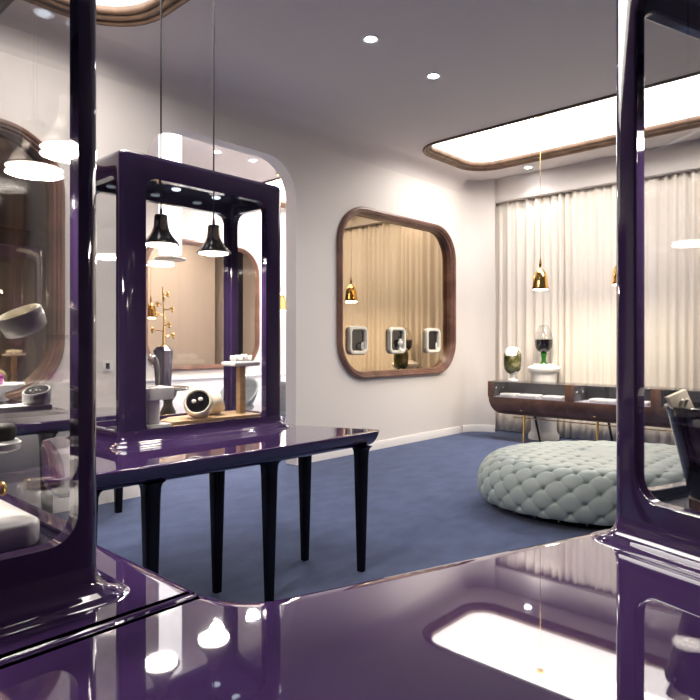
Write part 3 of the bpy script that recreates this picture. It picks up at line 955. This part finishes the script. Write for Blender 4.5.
t = empty('glass_bowl', 'pale round bowl half hidden by the left case post', 'bowl', (.44, 2.06, PT))
bm = bmesh.new()
lathe(bm, [(1e-4, 0), (.03, 0), (.05, .012), (.068, .045), (.072, .085), (.069, .085), (.064, .045), (.046, .016), (1e-4, .006)], 32); link('body', bm, M['white'], t, 60)
# shelves
for z, nm in ((1.318, 'upper'), (1.135, 'lower')):
    bm = bmesh.new(); box(bm, LX0+.046, LX1-.046, 1.53, 2.13, z-.010, z, .001)
    o = link('glass_shelf', bm, M['thin'], None, 0)
    tag(o, 'glass shelf at eye level in the left case' if nm == 'upper' else 'glass shelf under the white tray in the left case', 'glass shelf', 'glass shelves of the left case')
# tilted open ring dish
t = empty('bracelet_dish', 'tilted round white dish on upper glass shelf of left case', 'display dish', (.567, 1.612, 1.352), 0, None, facing((-.45, -.09, .9)))
bm = bmesh.new()
lathe(bm, [(1e-4, -.03), (.04, -.03), (.05, -.024), (.053, .0), (.053, .02), (.049, .024), (.045, .02), (.044, -.005), (1e-4, -.008)], 36); link('body', bm, M['ivory'], t, 60)
bm = bmesh.new(); torus(bm, .03, .004, 24, 8, cz=0.002); link('bracelet', bm, M['steel'], t, 60)
# tray and dial pod
bm = bmesh.new(); box(bm, .45, .612, 1.545, 1.615, 1.136, 1.150, .003)
tag(link('tray', bm, M['white'], None, 30), 'narrow white tray on the lower glass shelf of left case', 'tray')
t = empty('dial_pod', 'small white pod with black oval dial on narrow tray', 'display pod', (.588, 1.58, 1.150))
bm = bmesh.new(); lathe(bm, [(1e-4, 0), (.028, 0), (.031, .004), (.032, .02), (.031, .026), (.029, .027), (.027, .024), (1e-4, .024)], 32)
for v in bm.verts:
    if v.co.z > .018: v.co.z += .36*(v.co.x*.735+v.co.y*.678) + .008
link('shell', bm, M['white'], t, 40)
bm = bmesh.new(); lathe(bm, [(1e-4, .0245), (.0265, .0245), (.0265, .0255), (1e-4, .0255)], 28)
for v in bm.verts: v.co.z += .36*(v.co.x*.735+v.co.y*.678) + .008
link('dial', bm, M['blackgloss'], t, 40)
bm = bmesh.new(); sphere(bm, .004, (0, 0, 0), 10); sphere(bm, .003, (.006, -.006, 0), 8); sphere(bm, .003, (-.012, .006, 0), 8)
tag(link('ear_stud', bm, M['pearl'], None, 60, (.588, 1.58, 1.182)), 'tiny pearl studs on the black oval dial', 'earring')
# shell dish with cup
t = empty('shell_dish', 'white scalloped dish holding a magenta cup in left case', 'display dish', (.60, 1.86, 1.136))
bm = bmesh.new()
rs = []
for r, z in ((.012, 0), (.02, .004), (.008, .012), (.01, .024), (.04, .034), (.058, .046), (.056, .05), (.03, .04), (.004, .034)):
    rs.append([(r*(1+.08*math.cos(10*2*PI*k/60)*(r > .03))*math.cos(2*PI*k/60), r*(1+.08*math.cos(10*2*PI*k/60)*(r > .03))*math.sin(2*PI*k/60), z) for k in range(60)])
loft(bm, rs); link('dish', bm, M['white'], t, 60)
bm = bmesh.new(); lathe(bm, [(1e-4, .036), (.012, .036), (.02, .046), (.022, .07), (.016, .075), (1e-4, .075)], 20, cx=-.015); link('cup', bm, M['magenta'], t, 50)

# ------------------------------------------------------------------ things in the right case
vp = C0 + D1*.215 - D2*.19
t = empty('cone_vessel', 'black tapering vessel on brown base in the right case', 'display vessel', (vp.x, vp.y, HN+.108))
bm = bmesh.new(); lathe(bm, [(1e-4, 0), (.066, 0), (.066, .03), (.06, .036), (1e-4, .036)], 32); link('base', bm, M['brownbase'], t, 40)
bm = bmesh.new()
lathe(bm, [(1e-4, .034), (.062, .034), (.066, .04), (.124, .285), (.132, .30), (.132, .308), (.124, .31), (.118, .29), (1e-4, .27)], 48); link('body', bm, M['blackgloss'], t, 40)
bm = bmesh.new(); torus(bm, .128, .004, 40, 8, cz=.304); link('rim', bm, M['blackgloss'], t, 60)
F3 = Vector((.735, .678, 0)); R3 = Vector((.678, -.735, 0))
t = empty('price_card', 'cream card box leaning on rim of the black vessel', 'card', (0, 0, 0))
bm = bmesh.new(); box(bm, -.03, .03, -.01, .01, 0, .085, .003)
link('card', bm, M['cream_card'], t, 30)
base = Vector((vp.x, vp.y, HN+.108+.272)) - R3*.085 - F3*.01
t.location = base; t.rotation_euler = (0, -.42, math.atan2(R3.y, R3.x))
bm = bmesh.new(); sphere(bm, .005, (.004, -.013, .06), 10); sphere(bm, .005, (.018, -.013, .056), 10)
link('stud', bm, M['pearl'], t, 60)
bm = bmesh.new(); sphere(bm, .04, (0, 0, .018), 18, .45); sphere(bm, .03, (.03, .02, .02), 14, .5)
tag(link('ring_cushion', bm, M['white'], None, 60, Vector((vp.x, vp.y, HN+.108+.272)) + R3*.045), 'white cushion lying inside the black tapering vessel', 'ring cushion')

# ------------------------------------------------------------------ far room furniture
def chair(loc, rz, label):
    t = empty('shell_chair', label, 'chair', loc, rz, 'grey shell chairs in far room')
    bm = bmesh.new()
    rows = []
    n = 28
    for f in [k/10 for k in range(11)]:
        row = []
        for j in range(n+1):
            th = math.radians(-125 + 250*j/n)      # 0 = back centre (+y)
            hb = .10 + .30*max(0, math.cos(th*.72))**1.2
            r = .12 + .14*f**.6
            row.append(bm.verts.new((r*1.05*math.sin(th), r*math.cos(th)+.04*f, .43 + hb*f**1.4)))
        rows.append(row)
    for a, b in zip(rows[:-1], rows[1:]):
        for j in range(n): bm.faces.new((a[j], a[j+1], b[j+1], b[j]))
    o = link('shell', bm, M['greyfab'], t, 70)
    md = o.modifiers.new('thick', 'SOLIDIFY'); md.thickness = .025
    bm = bmesh.new(); lathe(bm, [(1e-4, .40), (.19, .405), (.23, .43), (.225, .465), (.18, .48), (1e-4, .485)], 32)
    for v in bm.verts: v.co.y = v.co.y*1.05-.02
    link('seat', bm, M['greyfab'], t, 50)
    for sx in (-1, 1):
        for sy in (-1, 1):
            bm = bmesh.new(); tube(bm, [(sx*.12, sy*.12, .42), (sx*.19, sy*.19, 0)], .014, 8, .009); link('leg', bm, M['brass'], t, 50)
    return t
chair((5.10, 5.72, 0), 2.0, 'grey shell chair on brass legs beside the doorway edge')
chair((4.98, 6.62, 0), -1.15, 'grey shell chair seen through middle case behind post stand')
t = empty('side_table', 'small white round side table between grey shell chairs', 'side table', (5.72, 6.60, 0))
bm = bmesh.new(); lathe(bm, [(1e-4, .60), (.2, .60), (.205, .61), (.2, .62), (1e-4, .62)], 32); link('top', bm, M['white'], t, 40)
bm = bmesh.new(); lathe(bm, [(.16, 0), (.15, .012), (.025, .03), (.018, .05), (.018, .60), (1e-4, .60), (1e-4, 0)], 24); link('pedestal', bm, M['white'], t, 40)
t = empty('pedestal_table', 'dark turned pedestal table in far room behind white stand', 'side table', (3.80, 6.35, 0))
bm = bmesh.new(); lathe(bm, [(1e-4, .75), (.23, .75), (.245, .765), (.23, .785), (1e-4, .785)], 36); link('top', bm, M['darkwood'], t, 40)
bm = bmesh.new()
lathe(bm, [(1e-4, 0), (.2, 0), (.19, .03), (.08, .06), (.05, .12), (.085, .2), (.09, .26), (.05, .33), (.04, .38), (.08, .44), (.09, .5), (.055, .57), (.05, .62), (.09, .68), (.11, .75), (1e-4, .75)], 28)
link('turned_leg', bm, M['darkwood'], t, 50)
bm = bmesh.new()
rs = [[(x, y, z) for x, y in rr(w, w, .01, 3)] for w, z in ((.13, 0), (.16, .42), (.12, .45), (.11, .46))]
loft(bm, rs)
tag(link('display_block', bm, M['lacquer'], None, 30, (3.74, 6.35, .785), (0, 0, .3)), 'purple block on the dark pedestal table in far room', 'display block')
t = empty('jewellery_tree', 'gold branching jewellery tree on the purple block', 'jewellery tree', (3.74, 6.35, 1.245))
bm = bmesh.new(); lathe(bm, [(1e-4, 0), (.05, 0), (.045, .01), (.01, .02), (1e-4, .02)], 20); tube(bm, [(0, 0, .01), (.01, 0, .3), (-.01, .0, .68)], .014, 8, .006); link('trunk', bm, M['gold'], t, 50)
for k in range(9):
    a = k*2.4; z = .12+.06*k; L = .13-.006*k
    bm = bmesh.new()
    e = (L*math.cos(a), L*math.sin(a), z+.04)
    tube(bm, [(0, 0, z), (e[0]*.6, e[1]*.6, z+.01), e], .008, 6, .005)
    sphere(bm, .02, (e[0], e[1], e[2]-.02), 8); sphere(bm, .016, (e[0], e[1], e[2]-.05), 8); sphere(bm, .008, (e[0]*.7, e[1]*.7, e[2]-.045), 8)
    link('branch', bm, M['gold'], t, 60)

# ------------------------------------------------------------------ camera, world, colour
cam = bpy.data.cameras.new('camera'); co = bpy.data.objects.new('camera', cam); COL.objects.link(co)
cam.sensor_width = 36; cam.lens = 618/700*36; cam.shift_y = -8/700
co.location = (0, 0, EYE)
fwd = Vector((.735, .678))
co.rotation_euler = (PI/2, 0, math.atan2(-fwd.x, fwd.y))
cam.clip_start = .05
SC.camera = co
w = bpy.data.worlds.new('world'); SC.world = w; w.use_nodes = True
w.node_tree.nodes['Background'].inputs[0].default_value = (.02, .02, .025, 1)
w.node_tree.nodes['Background'].inputs[1].default_value = 1
SC.view_settings.view_transform = 'Standard'; SC.view_settings.look = 'None'
SC.view_settings.gamma = 1; SC.view_settings.use_curve_mapping = False
SC.view_settings.exposure = 1.05
SC.cycles.max_bounces = 14; SC.cycles.transparent_max_bounces = 24; SC.cycles.glossy_bounces = 8
SC.cycles.use_denoising = True
SC.cycles.caustics_reflective = False; SC.cycles.caustics_refractive = False
SC.cycles.sample_clamp_indirect = 6
